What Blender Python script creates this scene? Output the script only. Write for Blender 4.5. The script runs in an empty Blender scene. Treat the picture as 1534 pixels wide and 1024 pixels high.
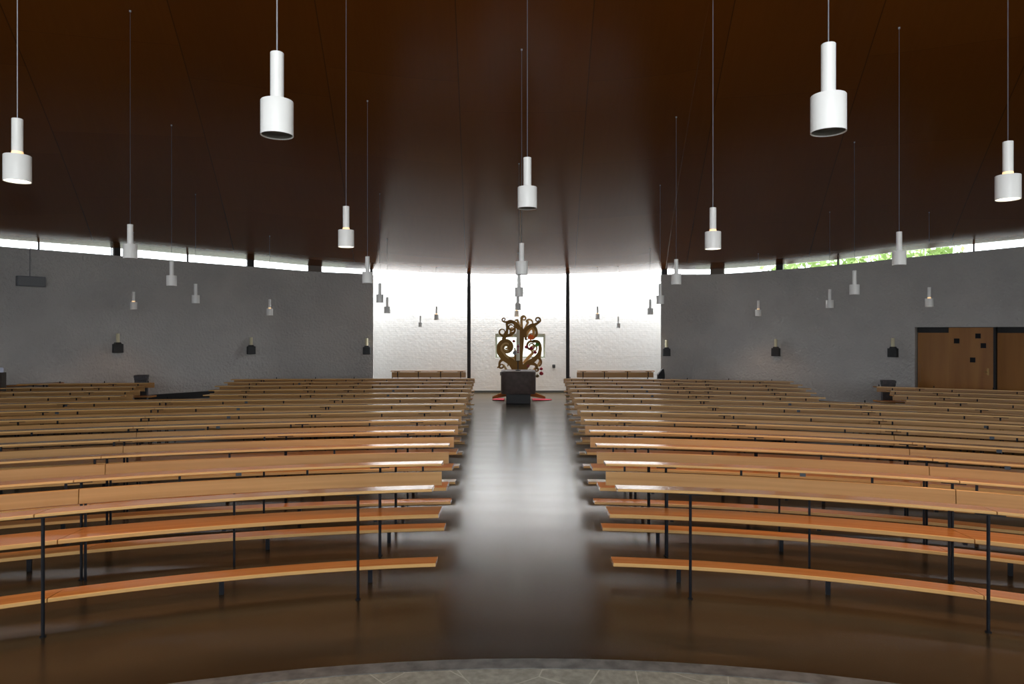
import bpy, bmesh, math, random
from mathutils import Vector, noise
C = bpy.context.scene.collection
PI = math.pi
# ---------------------------------------------------------------- camera, world, lights, exposure
F = 1023.0; VX = 775.3; VY = 494.0; CX = -0.086; H = 2.0      # focal length in px, vanishing point, eye
cd = bpy.data.cameras.new('camera'); cam = bpy.data.objects.new('camera', cd); C.objects.link(cam)
cam.location = (CX, 0, H); cam.rotation_euler = (PI/2, 0, 0)
cd.sensor_width = 36; cd.lens = 36*F/1534
cd.shift_x = -(VX-767)/1534; cd.shift_y = (VY-512)/1534
cd.clip_end = 300
bpy.context.scene.camera = cam
sc = bpy.context.scene
sc.view_settings.view_transform = 'Standard'; sc.view_settings.look = 'None'
sc.view_settings.gamma = 1; sc.view_settings.exposure = 0.0; sc.view_settings.use_curve_mapping = False
w = bpy.data.worlds.new('sky'); sc.world = w; w.use_nodes = True
bg = w.node_tree.nodes['Background']; bg.inputs[0].default_value = (0.90, 0.95, 1.0, 1); bg.inputs[1].default_value = 5.0

def area(name, loc, rot, sx, sy, power, col):
    d = bpy.data.lights.new(name, 'AREA'); d.shape = 'RECTANGLE'; d.size = sx; d.size_y = sy
    d.energy = power; d.color = col
    o = bpy.data.objects.new(name, d); C.objects.link(o); o.location = loc; o.rotation_euler = rot; return o
area('rear_skylight_daylight', (0, 21.54, 4.09), (0, 0, 0), 9.6, .50, 700, (0.97, 0.985, 1.0))
area('chancel_window_daylight', (0, -6.7, 3.0), (PI/2, 0, 0), 9.6, 3.0, 450, (0.95, 0.98, 1.0))
area('altar_fill_light', (0, -2.2, 6.0), (math.radians(48), 0, 0), 5.0, 1.6, 240, (0.95, 0.98, 1.0))  # added to light the near lamps; the ceiling has no skylight here
area('side_window_daylight_left', (-13.4, 1.0, 2.2), (0, -PI/2, 0), 2.6, 5.0, 150, (0.9, 0.95, 1.0))
area('side_window_daylight_right', (13.4, 1.0, 2.2), (0, PI/2, 0), 2.6, 5.0, 150, (0.95, 1.0, 0.92))

def at(px, py, Z): return Vector((CX+(px-VX)/F*Z, Z, H+(VY-py)/F*Z))

# ---------------------------------------------------------------- materials
def mat(name, col, rough=0.5, metal=0.0, ior=1.45, emis=None, estr=0.0):
    m = bpy.data.materials.new(name); m.use_nodes = True
    b = m.node_tree.nodes['Principled BSDF']
    b.inputs['Base Color'].default_value = (*col, 1); b.inputs['Roughness'].default_value = rough
    b.inputs['Metallic'].default_value = metal; b.inputs['IOR'].default_value = ior
    if emis: b.inputs['Emission Color'].default_value = (*emis, 1); b.inputs['Emission Strength'].default_value = estr
    return m
def N(m, t, **k):
    n = m.node_tree.nodes.new(t)
    for a, v in k.items(): setattr(n, a, v)
    return n
def L(m, a, b): m.node_tree.links.new(a, b)
def bump(m, scale, strength, dist=0.01, detail=6, coord='Object', stretch=(1,1,1)):
    b = m.node_tree.nodes['Principled BSDF']
    tc = N(m, 'ShaderNodeTexCoord'); mp = N(m, 'ShaderNodeMapping'); mp.inputs['Scale'].default_value = stretch
    nz = N(m, 'ShaderNodeTexNoise'); nz.inputs['Scale'].default_value = scale; nz.inputs['Detail'].default_value = detail
    bp = N(m, 'ShaderNodeBump'); bp.inputs['Strength'].default_value = strength; bp.inputs['Distance'].default_value = dist
    L(m, tc.outputs[coord], mp.inputs[0]); L(m, mp.outputs[0], nz.inputs['Vector']); L(m, nz.outputs['Fac'], bp.inputs['Height'])
    L(m, bp.outputs[0], b.inputs['Normal']); return nz
def mottle(m, nz_scale, c1, c2, coord='Object', stretch=(1,1,1), detail=5, lo=0.35, hi=0.65, dist=0.0):
    b = m.node_tree.nodes['Principled BSDF']
    tc = N(m, 'ShaderNodeTexCoord'); mp = N(m, 'ShaderNodeMapping'); mp.inputs['Scale'].default_value = stretch
    nz = N(m, 'ShaderNodeTexNoise'); nz.inputs['Scale'].default_value = nz_scale; nz.inputs['Detail'].default_value = detail
    nz.inputs['Distortion'].default_value = dist
    r = N(m, 'ShaderNodeValToRGB'); r.color_ramp.elements[0].position = lo; r.color_ramp.elements[1].position = hi
    r.color_ramp.elements[0].color = (*c1, 1); r.color_ramp.elements[1].color = (*c2, 1)
    L(m, tc.outputs[coord], mp.inputs[0]); L(m, mp.outputs[0], nz.inputs['Vector']); L(m, nz.outputs['Fac'], r.inputs[0])
    L(m, r.outputs[0], b.inputs['Base Color']); return r
def wood(name, c1, c2, rough, sx=0.7, sy=26, bumpy=True):
    m = mat(name, c1, rough); mottle(m, 1.0, c1, c2, 'UV', (sx, sy, 1), 7, 0.28, 0.72, 0.6)
    return m
W_DESK = wood('lacquered_beech_book_rest', (0.34, 0.164, 0.046), (0.46, 0.243, 0.077), 0.2)
W_SEAT = wood('lacquered_beech_seat', (0.34, 0.135, 0.033), (0.47, 0.21, 0.058), 0.22)
W_BACK = wood('lacquered_beech_back', (0.33, 0.168, 0.049), (0.45, 0.247, 0.083), 0.36, 0.5, 14)
EDGE = wood('pale_board_edge', (0.46, 0.26, 0.085), (0.60, 0.37, 0.14), 0.35)
STEEL = mat('black_painted_steel', (0.006, 0.007, 0.010), 0.55, ior=1.25)
BRACKET = mat('blue_grey_plate', (0.05, 0.065, 0.085), 0.5)
# floor: dark polished linoleum
FLOOR = mat('polished_dark_floor', (0.06, 0.038, 0.02), 0.3, ior=1.55)
mottle(FLOOR, 1.3, (0.036, 0.024, 0.011), (0.052, 0.035, 0.016), detail=8)
_b = FLOOR.node_tree.nodes['Principled BSDF']
_tc = N(FLOOR, 'ShaderNodeTexCoord'); _mp = N(FLOOR, 'ShaderNodeMapping'); _mp.inputs['Scale'].default_value = (0.5, 3.0, 1)
_n = N(FLOOR, 'ShaderNodeTexNoise'); _n.inputs['Scale'].default_value = 1.2; _n.inputs['Detail'].default_value = 9
_r = N(FLOOR, 'ShaderNodeMapRange'); _r.inputs['To Min'].default_value = 0.19; _r.inputs['To Max'].default_value = 0.28
L(FLOOR, _tc.outputs['Object'], _mp.inputs[0]); L(FLOOR, _mp.outputs[0], _n.inputs['Vector']); L(FLOOR, _n.outputs['Fac'], _r.inputs['Value'])
L(FLOOR, _r.outputs[0], _b.inputs['Roughness'])
_bp = N(FLOOR, 'ShaderNodeBump'); _bp.inputs['Strength'].default_value = 0.06; _bp.inputs['Distance'].default_value = 0.01
L(FLOOR, _n.outputs['Fac'], _bp.inputs['Height']); L(FLOOR, _bp.outputs[0], _b.inputs['Normal'])
PLASTER = mat('rough_grey_plaster', (0.45, 0.44, 0.42), 0.9)
mottle(PLASTER, 0.8, (0.37, 0.366, 0.358), (0.43, 0.423, 0.41)); bump(PLASTER, 15, 0.9, 0.035, detail=3)
WHITEWALL = mat('whitewashed_brick', (0.74, 0.74, 0.72), 0.85)
_b = WHITEWALL.node_tree.nodes['Principled BSDF']
_tc = N(WHITEWALL, 'ShaderNodeTexCoord'); _sp = N(WHITEWALL, 'ShaderNodeSeparateXYZ'); _cb = N(WHITEWALL, 'ShaderNodeCombineXYZ')
L(WHITEWALL, _tc.outputs['Object'], _sp.inputs[0]); L(WHITEWALL, _sp.outputs['X'], _cb.inputs['X']); L(WHITEWALL, _sp.outputs['Z'], _cb.inputs['Y'])
_br = N(WHITEWALL, 'ShaderNodeTexBrick'); _br.inputs['Scale'].default_value = 4.0; _br.inputs['Mortar Size'].default_value = 0.02; _br.inputs['Mortar Smooth'].default_value = 0.6
L(WHITEWALL, _cb.outputs[0], _br.inputs['Vector'])
_n = N(WHITEWALL, 'ShaderNodeTexNoise'); _n.inputs['Scale'].default_value = 9; L(WHITEWALL, _tc.outputs['Object'], _n.inputs['Vector'])
_a = N(WHITEWALL, 'ShaderNodeMath', operation='SUBTRACT'); L(WHITEWALL, _n.outputs['Fac'], _a.inputs[0])
_m = N(WHITEWALL, 'ShaderNodeMath', operation='MULTIPLY'); _m.inputs[1].default_value = 0.35; L(WHITEWALL, _br.outputs['Fac'], _m.inputs[0]); L(WHITEWALL, _m.outputs[0], _a.inputs[1])
_bp = N(WHITEWALL, 'ShaderNodeBump'); _bp.inputs['Strength'].default_value = 0.25; _bp.inputs['Distance'].default_value = 0.02
L(WHITEWALL, _a.outputs[0], _bp.inputs['Height']); L(WHITEWALL, _bp.outputs[0], _b.inputs['Normal'])
# ceiling: large veneer panels with radial joints
APEX = (0.0, -4.5)
CEIL = mat('dark_veneer_ceiling', (0.08, 0.03, 0.01), 0.19, ior=1.22)
CEIL.node_tree.nodes['Principled BSDF'].inputs['Specular Tint'].default_value = (0.30, 0.15, 0.07, 1)
_b = CEIL.node_tree.nodes['Principled BSDF']
def mth(op, a, b=None, m=CEIL):
    n = N(m, 'ShaderNodeMath', operation=op)
    for i, v in enumerate((a, b)):
        if v is None: continue
        if isinstance(v, (int, float)): n.inputs[i].default_value = v
        else: L(m, v, n.inputs[i])
    return n.outputs[0]
_tc = N(CEIL, 'ShaderNodeTexCoord'); _sp = N(CEIL, 'ShaderNodeSeparateXYZ'); L(CEIL, _tc.outputs['Object'], _sp.inputs[0])
yy = mth('ADD', _sp.outputs['Y'], 4.5); xx = _sp.outputs['X']
ang = mth('ARCTAN2', xx, yy); rho = mth('SQRT', mth('ADD', mth('MULTIPLY', xx, xx), mth('MULTIPLY', yy, yy)))
DTH = math.radians(7.5)
u = mth('ADD', mth('DIVIDE', ang, DTH), 0.5); fu = mth('FRACT', u); iu = mth('FLOOR', u)
edge = mth('MULTIPLY', mth('SUBTRACT', 0.5, mth('ABSOLUTE', mth('SUBTRACT', fu, 0.5))), mth('MULTIPLY', rho, DTH))
v = mth('ADD', mth('DIVIDE', rho, 3.1), mth('MULTIPLY', mth('FRACT', mth('MULTIPLY', iu, 0.5)), 0.6)); fv = mth('FRACT', v); iv = mth('FLOOR', v)
edge2 = mth('MULTIPLY', mth('SUBTRACT', 0.5, mth('ABSOLUTE', mth('SUBTRACT', fv, 0.5))), 3.1)
seam = mth('MAXIMUM', mth('LESS_THAN', edge, 0.007), mth('MULTIPLY', mth('LESS_THAN', edge2, 0.005), 0.6))
_cb = N(CEIL, 'ShaderNodeCombineXYZ'); L(CEIL, iu, _cb.inputs[0]); L(CEIL, iv, _cb.inputs[1])
_wn = N(CEIL, 'ShaderNodeTexWhiteNoise'); L(CEIL, _cb.outputs[0], _wn.inputs['Vector'])
_cg = N(CEIL, 'ShaderNodeCombineXYZ'); L(CEIL, mth('MULTIPLY', ang, 300.0), _cg.inputs[0]); L(CEIL, mth('MULTIPLY', rho, 0.8), _cg.inputs[1]); L(CEIL, mth('MULTIPLY', iv, 7.3), _cg.inputs[2])
_ng = N(CEIL, 'ShaderNodeTexNoise'); _ng.inputs['Scale'].default_value = 1.0; _ng.inputs['Detail'].default_value = 4; L(CEIL, _cg.outputs[0], _ng.inputs['Vector'])
_mx = mth('ADD', mth('MULTIPLY', _wn.outputs['Value'], 0.5), mth('MULTIPLY', _ng.outputs['Fac'], 0.5))
_rp = N(CEIL, 'ShaderNodeValToRGB'); _rp.color_ramp.elements[0].color = (0.115, 0.034, 0.004, 1); _rp.color_ramp.elements[1].color = (0.15, 0.048, 0.007, 1)
L(CEIL, _mx, _rp.inputs[0])
_mc = N(CEIL, 'ShaderNodeMixRGB'); _mc.inputs[2].default_value = (0.012, 0.007, 0.005, 1); L(CEIL, mth('MULTIPLY', seam, 0.5), _mc.inputs[0]); L(CEIL, _rp.outputs[0], _mc.inputs[1]); L(CEIL, _mc.outputs[0], _b.inputs['Base Color'])
SHADE = mat('white_enamel', (0.80, 0.81, 0.80), 0.35)
CORD = mat('grey_lamp_cord', (0.35, 0.36, 0.38), 0.5)
INNER = mat('unlit_inside_shading', (0.16, 0.15, 0.13), 0.6)  # dark colour stands for shade inside unlit lamps; lit ones are lined white
BULB = mat('glowing_bulb', (1, 0.9, 0.75), 0.4, emis=(1, 0.86, 0.66), estr=7.0)
STEMGLOW = mat('emissive_stem_glow', (1, 0.8, 0.5), 0.4, emis=(1, 0.55, 0.25), estr=1.1)  # emissive ring stands in for lamp light leaking onto the stem
BLACK = mat('matte_black', (0.012, 0.013, 0.015), 0.6)
PIER = mat('brown_grey_pier', (0.13, 0.11, 0.095), 0.7)
GLASS = bpy.data.materials.new('clear_window_glass'); GLASS.use_nodes = True
_nt = GLASS.node_tree; _nt.nodes.clear(); _o = _nt.nodes.new('ShaderNodeOutputMaterial'); _mxs = _nt.nodes.new('ShaderNodeMixShader')
_t = _nt.nodes.new('ShaderNodeBsdfTransparent'); _g = _nt.nodes.new('ShaderNodeBsdfGlossy'); _g.inputs['Roughness'].default_value = 0.02; _fr = _nt.nodes.new('ShaderNodeFresnel'); _fr.inputs[0].default_value = 1.3
_nt.links.new(_fr.outputs[0], _mxs.inputs[0]); _nt.links.new(_t.outputs[0], _mxs.inputs[1]); _nt.links.new(_g.outputs[0], _mxs.inputs[2]); _nt.links.new(_mxs.outputs[0], _o.inputs[0])
STONE_DARK = mat('dark_brown_stone', (0.055, 0.045, 0.042), 0.65); mottle(STONE_DARK, 9, (0.07, 0.052, 0.047), (0.10, 0.075, 0.068)); bump(STONE_DARK, 40, 0.3, 0.01)
STONE_BASE = mat('black_slate', (0.02, 0.023, 0.026), 0.55)
STONE_STELE = mat('dark_grey_stone', (0.05, 0.053, 0.06), 0.7); mottle(STONE_STELE, 14, (0.045, 0.048, 0.055), (0.07, 0.072, 0.08)); bump(STONE_STELE, 30, 0.3, 0.01)
BANDSTONE = mat('dark_kerb_stone', (0.06, 0.06, 0.058), 0.6); mottle(BANDSTONE, 12, (0.085, 0.085, 0.08), (0.17, 0.17, 0.16), detail=9); bump(BANDSTONE, 60, 0.2, 0.005)
SLAB = mat('crazy_paving_slabs', (0.2, 0.2, 0.17), 0.6)
_b = SLAB.node_tree.nodes['Principled BSDF']; _tc = N(SLAB, 'ShaderNodeTexCoord')
_v = N(SLAB, 'ShaderNodeTexVoronoi', feature='DISTANCE_TO_EDGE'); _v.inputs['Scale'].default_value = 2.6; _v2 = N(SLAB, 'ShaderNodeTexVoronoi'); _v2.inputs['Scale'].default_value = 2.6
_n = N(SLAB, 'ShaderNodeTexNoise'); _n.inputs['Scale'].default_value = 25; _n.inputs['Detail'].default_value = 9
for q in (_v, _v2, _n): L(SLAB, _tc.outputs['Object'], q.inputs['Vector'])
_ra = N(SLAB, 'ShaderNodeValToRGB'); _ra.color_ramp.elements[0].color = (0.20, 0.20, 0.165, 1); _ra.color_ramp.elements[1].color = (0.34, 0.335, 0.28, 1); _ra.color_ramp.elements[0].position = .3; _ra.color_ramp.elements[1].position = .7
L(SLAB, _n.outputs['Fac'], _ra.inputs[0])
_mm = N(SLAB, 'ShaderNodeMixRGB'); _mm.inputs[2].default_value = (0.42, 0.41, 0.35, 1)
_lt = N(SLAB, 'ShaderNodeMath', operation='LESS_THAN'); _lt.inputs[1].default_value = 0.008; L(SLAB, _v.outputs['Distance'], _lt.inputs[0]); L(SLAB, _lt.outputs[0], _mm.inputs[0]); L(SLAB, _ra.outputs[0], _mm.inputs[1]); L(SLAB, _mm.outputs[0], _b.inputs['Base Color'])
DOORWOOD = mat('orange_brown_door_veneer', (0.26, 0.11, 0.025), 0.4); mottle(DOORWOOD, 1.6, (0.23, 0.092, 0.018), (0.32, 0.14, 0.032), 'Object', (2.5, 2.5, .25), 6, .3, .7, .4)
TREEWOOD = mat('bronze_painted_plywood', (0.25, 0.15, 0.04), 0.7); mottle(TREEWOOD, 3, (0.20, 0.098, 0.012), (0.27, 0.14, 0.022))
TREELIGHT = mat('pale_gold_plywood', (0.50, 0.33, 0.13), 0.5)
CANDLE = mat('ivory_wax', (0.62, 0.58, 0.40), 0.5)
PASCHAL = mat('pale_candle_wax', (0.62, 0.58, 0.46), 0.5); RED = mat('dark_red_enamel', (0.30, 0.012, 0.03), 0.3)
REDCLOTH = mat('red_felt', (0.36, 0.012, 0.03), 0.9); ORANGE = mat('orange_paper', (0.95, 0.16, 0.02), 0.6)
GREEN = mat('green_leaf_paper', (0.06, 0.20, 0.02), 0.6); SILVER = mat('silver_grey_paper', (0.28, 0.29, 0.33), 0.5); OLIVE = mat('green_brown_apple', (0.14, 0.10, 0.03), 0.4)
GREYPAINT = mat('grey_painted_metal', (0.14, 0.15, 0.165), 0.6)
WINFRAME = mat('pale_green_window_frame', (0.55, 0.60, 0.48), 0.5)
BRASS = mat('dull_brass', (0.35, 0.22, 0.08), 0.35, 0.8)
LEAF = mat('tree_foliage', (0.36, 0.50, 0.18), 0.7); GRASS = mat('pale_gravel', (0.34, 0.36, 0.29), 0.9); BARK = mat('tree_bark', (0.09, 0.06, 0.04), 0.9)

# ---------------------------------------------------------------- helpers
def tag(o, label=None, cat=None, group=None, kind=None):
    if label: o['label'] = label
    if cat: o['category'] = cat
    if group: o['group'] = group
    if kind: o['kind'] = kind
    return o
def empty(name, loc, label, cat, group=None, rz=0):
    o = bpy.data.objects.new(name, None); C.objects.link(o); o.location = loc; o.rotation_euler[2] = rz
    o.empty_display_size = 0.1; return tag(o, label, cat, group)
def mesh(name, verts, faces, m, parent=None, loc=(0,0,0), smooth=False, uvs=None, mats=None, fm=None):
    me = bpy.data.meshes.new(name); me.from_pydata([tuple(v) for v in verts], [], faces); me.update()
    for x in (mats or [m]): me.materials.append(x)
    if fm:
        for p, i in zip(me.polygons, fm): p.material_index = i
    if smooth: me.polygons.foreach_set('use_smooth', [True]*len(me.polygons))
    if uvs:
        ul = me.uv_layers.new(name='UVMap')
        for li, l in enumerate(me.loops): ul.data[li].uv = uvs[l.vertex_index]
    o = bpy.data.objects.new(name, me); C.objects.link(o); o.location = loc
    if parent: o.parent = parent
    return o
class MB:
    def __init__(s): s.v = []; s.f = []
    def add(s, vs, fs):
        n = len(s.v); s.v += [tuple(x) for x in vs]; s.f += [tuple(i+n for i in f) for f in fs]
    def box(s, c, d, rz=0.0):
        cx, cy, cz = c; hx, hy, hz = d[0]/2, d[1]/2, d[2]/2; ca, sa = math.cos(rz), math.sin(rz)
        vs = []
        for z in (-hz, hz):
            for x, y in ((-hx,-hy),(hx,-hy),(hx,hy),(-hx,hy)): vs.append((cx+x*ca-y*sa, cy+x*sa+y*ca, cz+z))
        s.add(vs, [(3,2,1,0),(4,5,6,7),(0,1,5,4),(1,2,6,5),(2,3,7,6),(3,0,4,7)])
    def hexa(s, b, t):   # bottom quad, top quad
        s.add(list(b)+list(t), [(3,2,1,0),(4,5,6,7),(0,1,5,4),(1,2,6,5),(2,3,7,6),(3,0,4,7)])
    def lathe(s, prof, n=24, c=(0,0,0), cap=(False, False)):
        vs = []; fs = []
        for r, z in prof:
            for i in range(n):
                a = 2*PI*i/n; vs.append((c[0]+r*math.cos(a), c[1]+r*math.sin(a), c[2]+z))
        for j in range(len(prof)-1):
            for i in range(n):
                k = (i+1) % n; fs.append((j*n+i, j*n+k, (j+1)*n+k, (j+1)*n+i))
        if cap[0]: fs.append(tuple(range(n))[::-1])
        if cap[1]: fs.append(tuple((len(prof)-1)*n+i for i in range(n)))
        s.add(vs, fs)
    def cyl(s, c, r, h, n=16): s.lathe([(r, 0), (r, h)], n, c, (True, True))
    def rod(s, a, b, r, n=8):
        a = Vector(a); b = Vector(b); d = (b-a); q = d.to_track_quat('Z', 'Y'); vs = []
        for p in (a, b):
            for i in range(n):
                t = 2*PI*i/n; vs.append(p + q @ Vector((r*math.cos(t), r*math.sin(t), 0)))
        s.add(vs, [(i, (i+1) % n, n+(i+1) % n, n+i) for i in range(n)]+[tuple(range(n))[::-1], tuple(range(n, 2*n))])
    def build(s, name, m, parent=None, loc=(0,0,0), smooth=False, bevel=0):
        o = mesh(name, s.v, s.f, m, parent, loc, smooth)
        if bevel:
            b = o.modifiers.new('bevel', 'BEVEL'); b.width = bevel; b.segments = 2; b.limit_method = 'ANGLE'
        return o
def shade_auto(o):
    me = o.data
    me.polygons.foreach_set('use_smooth', [True]*len(me.polygons))
    me.set_sharp_from_angle(angle=math.radians(35))

# ---------------------------------------------------------------- room shell
# (px, wall-top y, ceiling y, depth) read along the two curved side walls
LW = [(-60,364,350,14.6),(0,369,357,15.4),(171,382.5,370.5,17.3),(300,393.5,382,18.9),(380,399.5,389,19.9),(461,406,397,20.4),(559,411,403,20.7)]
RW = [(990,411,403,20.7),(1074,410.5,402.3,20.35),(1170,404,395.5,19.4),(1254,397,388,18.5),(1347,387,376,17.4),(1457,376.5,364.5,16.2),(1534,369,357,15.4),(1600,363,350,14.7)]
def wp(t): p = at(t[0], t[1], t[3]); return (p.x, p.y, p.z, H+(VY-t[2])/F*t[3])
def smooth_line(P, n=7):
    out = []
    for i in range(len(P)-1):
        a = P[max(i-1,0)]; b = P[i]; c = P[i+1]; d = P[min(i+2,len(P)-1)]
        for j in range(n):
            t = j/n; xy = [.5*((2*b[k])+(-a[k]+c[k])*t+(2*a[k]-5*b[k]+4*c[k]-d[k])*t*t+(-a[k]+3*b[k]-3*c[k]+d[k])*t**3) for k in range(4)]; out.append(tuple(xy))
    return out+[P[-1]]
L3 = smooth_line([wp(t) for t in LW]); R3 = smooth_line([wp(t) for t in RW])
BACKL = [(0,-6.9,3.95,4.3),(-5,-6.9,3.95,4.3),(-10,-5.5,3.95,4.3),(-13.4,-1.6,3.95,4.3),(-13.6,3.6,3.95,4.3),(-13.3,9.5,3.95,4.25)]
LEFT = BACKL[1:]+L3; RIGHT = R3+[(-x,y,a,b) for x,y,a,b in BACKL[1:][::-1]]
def dense(pts, step=0.8):
    out = [pts[0]]
    for a, b in zip(pts, pts[1:]):
        n = max(1, int(math.hypot(b[0]-a[0], b[1]-a[1])/step))
        for i in range(1, n+1): out.append(tuple(a[k]+(b[k]-a[k])*i/n for k in range(4)))
    return out
def outward(a, b):
    d = Vector((b[0]-a[0], b[1]-a[1], 0)).normalized(); n = Vector((-d.y, d.x, 0))
    mid = Vector(((a[0]+b[0])/2, (a[1]+b[1])/2, 0))
    if n.dot(mid-Vector((0, 6, 0))) < 0: n = -n
    return n
def vnormals(pts):
    ns = []
    for i in range(len(pts)):
        n = Vector((0,0,0))
        if i > 0: n += outward(pts[i-1], pts[i])
        if i < len(pts)-1: n += outward(pts[i], pts[i+1])
        ns.append(n.normalized())
    return ns
def on_wall(px, pts):     # point of the wall polyline seen at column px
    k = (px-VX)/F
    for a, b in zip(pts, pts[1:]):
        fa = (a[0]-CX)-k*a[1]; fb = (b[0]-CX)-k*b[1]
        if a[1] > 3 and b[1] > 3 and fa*fb <= 0 and abs(fa-fb) > 1e-9:
            t = fa/(fa-fb); p = tuple(a[i]+(b[i]-a[i])*t for i in range(4)); n = outward(a, b)
            return p, n
    raise ValueError(px)
TH = 0.25
DZ = 2.07   # height of the doorway
D0, _ = on_wall(1370.5, RIGHT); D1, _ = on_wall(1585, RIGHT)
def build_wall(name, pts, door=None):
    mb = MB(); ns = vnormals(pts)
    for i in range(len(pts)-1):
        a, b = pts[i], pts[i+1]; na, nb = ns[i]*TH, ns[i+1]*TH
        z0 = 0.0; segtops = None
        if door and max(a[1], b[1]) <= door[0][1]+1e-4 and min(a[1], b[1]) >= door[1][1]-1e-4: z0 = DZ
        side_win = abs(a[0]) > 13 and abs(b[0]) > 13 and -1.7 < min(a[1], b[1]) and max(a[1], b[1]) < 3.7
        def seg(zl, zh):
            zha = zh if zh is not None else (a[2] if min(a[1], b[1]) > 14.3 else a[3]+.02)
            zhb = zh if zh is not None else (b[2] if min(a[1], b[1]) > 14.3 else b[3]+.02)
            mb.hexa([(a[0],a[1],zl),(b[0],b[1],zl),(b[0]+nb.x,b[1]+nb.y,zl),(a[0]+na.x,a[1]+na.y,zl)],
                    [(a[0],a[1],zha),(b[0],b[1],zhb),(b[0]+nb.x,b[1]+nb.y,zhb),(a[0]+na.x,a[1]+na.y,zha)])
        if side_win: seg(0, 0.9); seg(3.5, None)
        else: seg(z0, None)
    o = mb.build(name, PLASTER); bm = bmesh.new(); bm.from_mesh(o.data); bmesh.ops.remove_doubles(bm, verts=bm.verts, dist=1e-4)
    bmesh.ops.recalc_face_normals(bm, faces=bm.faces); bm.to_mesh(o.data); bm.free(); return tag(o, kind='structure')
def insert(pts, ps):
    out = []
    for a, b in zip(pts, pts[1:]):
        out.append(a); ins = []
        for p in ps:
            ab = Vector((b[0]-a[0], b[1]-a[1])); ap = Vector((p[0]-a[0], p[1]-a[1])); t = ap.dot(ab)/ab.dot(ab)
            if 0.001 < t < 0.999 and abs(ap.x*ab.y-ap.y*ab.x)/ab.length < 0.01: ins.append((t, p))
        out += [p for t, p in sorted(ins, key=lambda q: q[0])]
    return out+[pts[-1]]
RIGHT = insert(RIGHT, [D0, D1])
build_wall('wall_left', LEFT)
# doorway: every piece between D0 and D1 is lifted to the lintel
build_wall('wall_right', RIGHT, (D0, D1))
YC = 20.7      # front edge of the ceiling at the rear light slot
YW = 21.8      # face of the lit rear wall
# rear wall of the slot with a window opening behind the tree
mb = MB()
xo0, xo1, zo0, zo1 = -0.80, 0.80, 1.10, 1.88
for x0, x1, z0, z1 in ((-5.6, xo0, 0, 5.2), (xo1, 5.6, 0, 5.2), (xo0, xo1, 0, zo0), (xo0, xo1, zo1, 5.2)):
    mb.box(((x0+x1)/2, YW+.2, (z0+z1)/2), (x1-x0, .4, z1-z0))
tag(mb.build('wall_rear', WHITEWALL), kind='structure')
for side, s in (('left', -1), ('right', 1)):   # short returns closing the slot at its ends
    e = L3[-1] if s < 0 else R3[0]
    mb = MB(); mb.hexa([(e[0], YC, 0), (e[0]+s*.9, YC, 0), (e[0]+s*.9, YW+.1, 0), (e[0]+s*.55, YW+.1, 0)],
                       [(e[0], YC, e[2]), (e[0]+s*.9, YC, e[2]), (e[0]+s*.9, YW+.1, e[2]), (e[0]+s*.55, YW+.1, e[2])])
    bm = mb.build('wall_return_'+side, PLASTER); tag(bm, kind='structure')
mb = MB(); mb.box((0, 20.98, 3.97), (10.6, .62, .08)); tag(mb.build('ceiling_slot_light_blocker', PLASTER), kind='structure')  # unseen slab added to narrow the slot light and hide its source
mb = MB(); mb.box((0, YW-.012, .035), (10.4, .024, .07)); tag(mb.build('baseboard_rear', mat('dark_skirting', (0.07,0.075,0.07), .5)), kind='structure')
# chancel wall behind the camera with its window
mb = MB(); mb.box((0, -7.0, .7), (10.2, .25, 1.4)); mb.box((0, -7.0, 4.45), (10.2, .25, .0+.1+.0)); tag(mb.build('wall_chancel', PLASTER), kind='structure')
mb = MB()
for i in range(6): mb.box((-5+i*2, -6.95, 2.95), (.08, .1, 3.1))
wf = tag(mb.build('window_1', BLACK), kind='structure')
mb = MB(); mb.box((0, -6.97, 2.95), (10, .01, 3.1)); mb.build('pane', GLASS, wf)
for i, s in ((2, -1), (3, 1)):
    mb = MB()
    for y in (-1.6, .1, 1.8, 3.6): mb.box((s*13.6, y, 2.2), (.1, .08, 2.6))
    wf = tag(mb.build('window_%d' % i, BLACK), kind='structure')
    mb = MB(); mb.box((s*13.62, 1.0, 2.2), (.01, 5.2, 2.6)); mb.build('pane', GLASS, wf)
# floor, outside ground
mb = MB(); mb.box((0, 8, -.05), (36, 34, .1)); tag(mb.build('floor', FLOOR), kind='structure')
mb = MB(); mb.box((0, 60, -.3), (260, 260, .1)); tag(mb.build('ground', GRASS), kind='structure')
# ceiling
ring = sorted([(p[0], p[1], p[3]) for p in (dense([BACKL[0]]+LEFT)+dense(RIGHT+[(0,-6.9,3.95,4.3)]))]+
              [(x, YC, H+(VY-(403+8*(1-(x/4.6)**2)))/F*YC) for x in [(-4.4+.4*i) for i in range(23)]], key=lambda p: math.atan2(p[0]-APEX[0], p[1]-APEX[1]))
pr = []
for p in ring:
    if not pr or (abs(p[0]-pr[-1][0])+abs(p[1]-pr[-1][1])) > .02: pr.append(p)
ring = pr
def ringat(th):
    for a, b in zip(ring, ring[1:]+ring[:1]):
        ta = math.atan2(a[0], a[1]+4.5); tb = math.atan2(b[0], b[1]+4.5)
        if ta <= th <= tb and tb > ta: t = (th-ta)/(tb-ta); return tuple(a[k]+(b[k]-a[k])*t for k in range(3))
    return ring[0]
def rise(s): return .21*s-.0038*s*s
def ceil_z(x, y):
    r = math.hypot(x, y+4.5); e = ringat(math.atan2(x, y+4.5)); re = math.hypot(e[0], e[1]+4.5)
    return e[2]*min(1, r/re)+4.0*(1-min(1, r/re))+rise(25.5*(1-min(1, r/re)))
cv = []; cf = []; NR = 26; n = len(ring)
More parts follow.
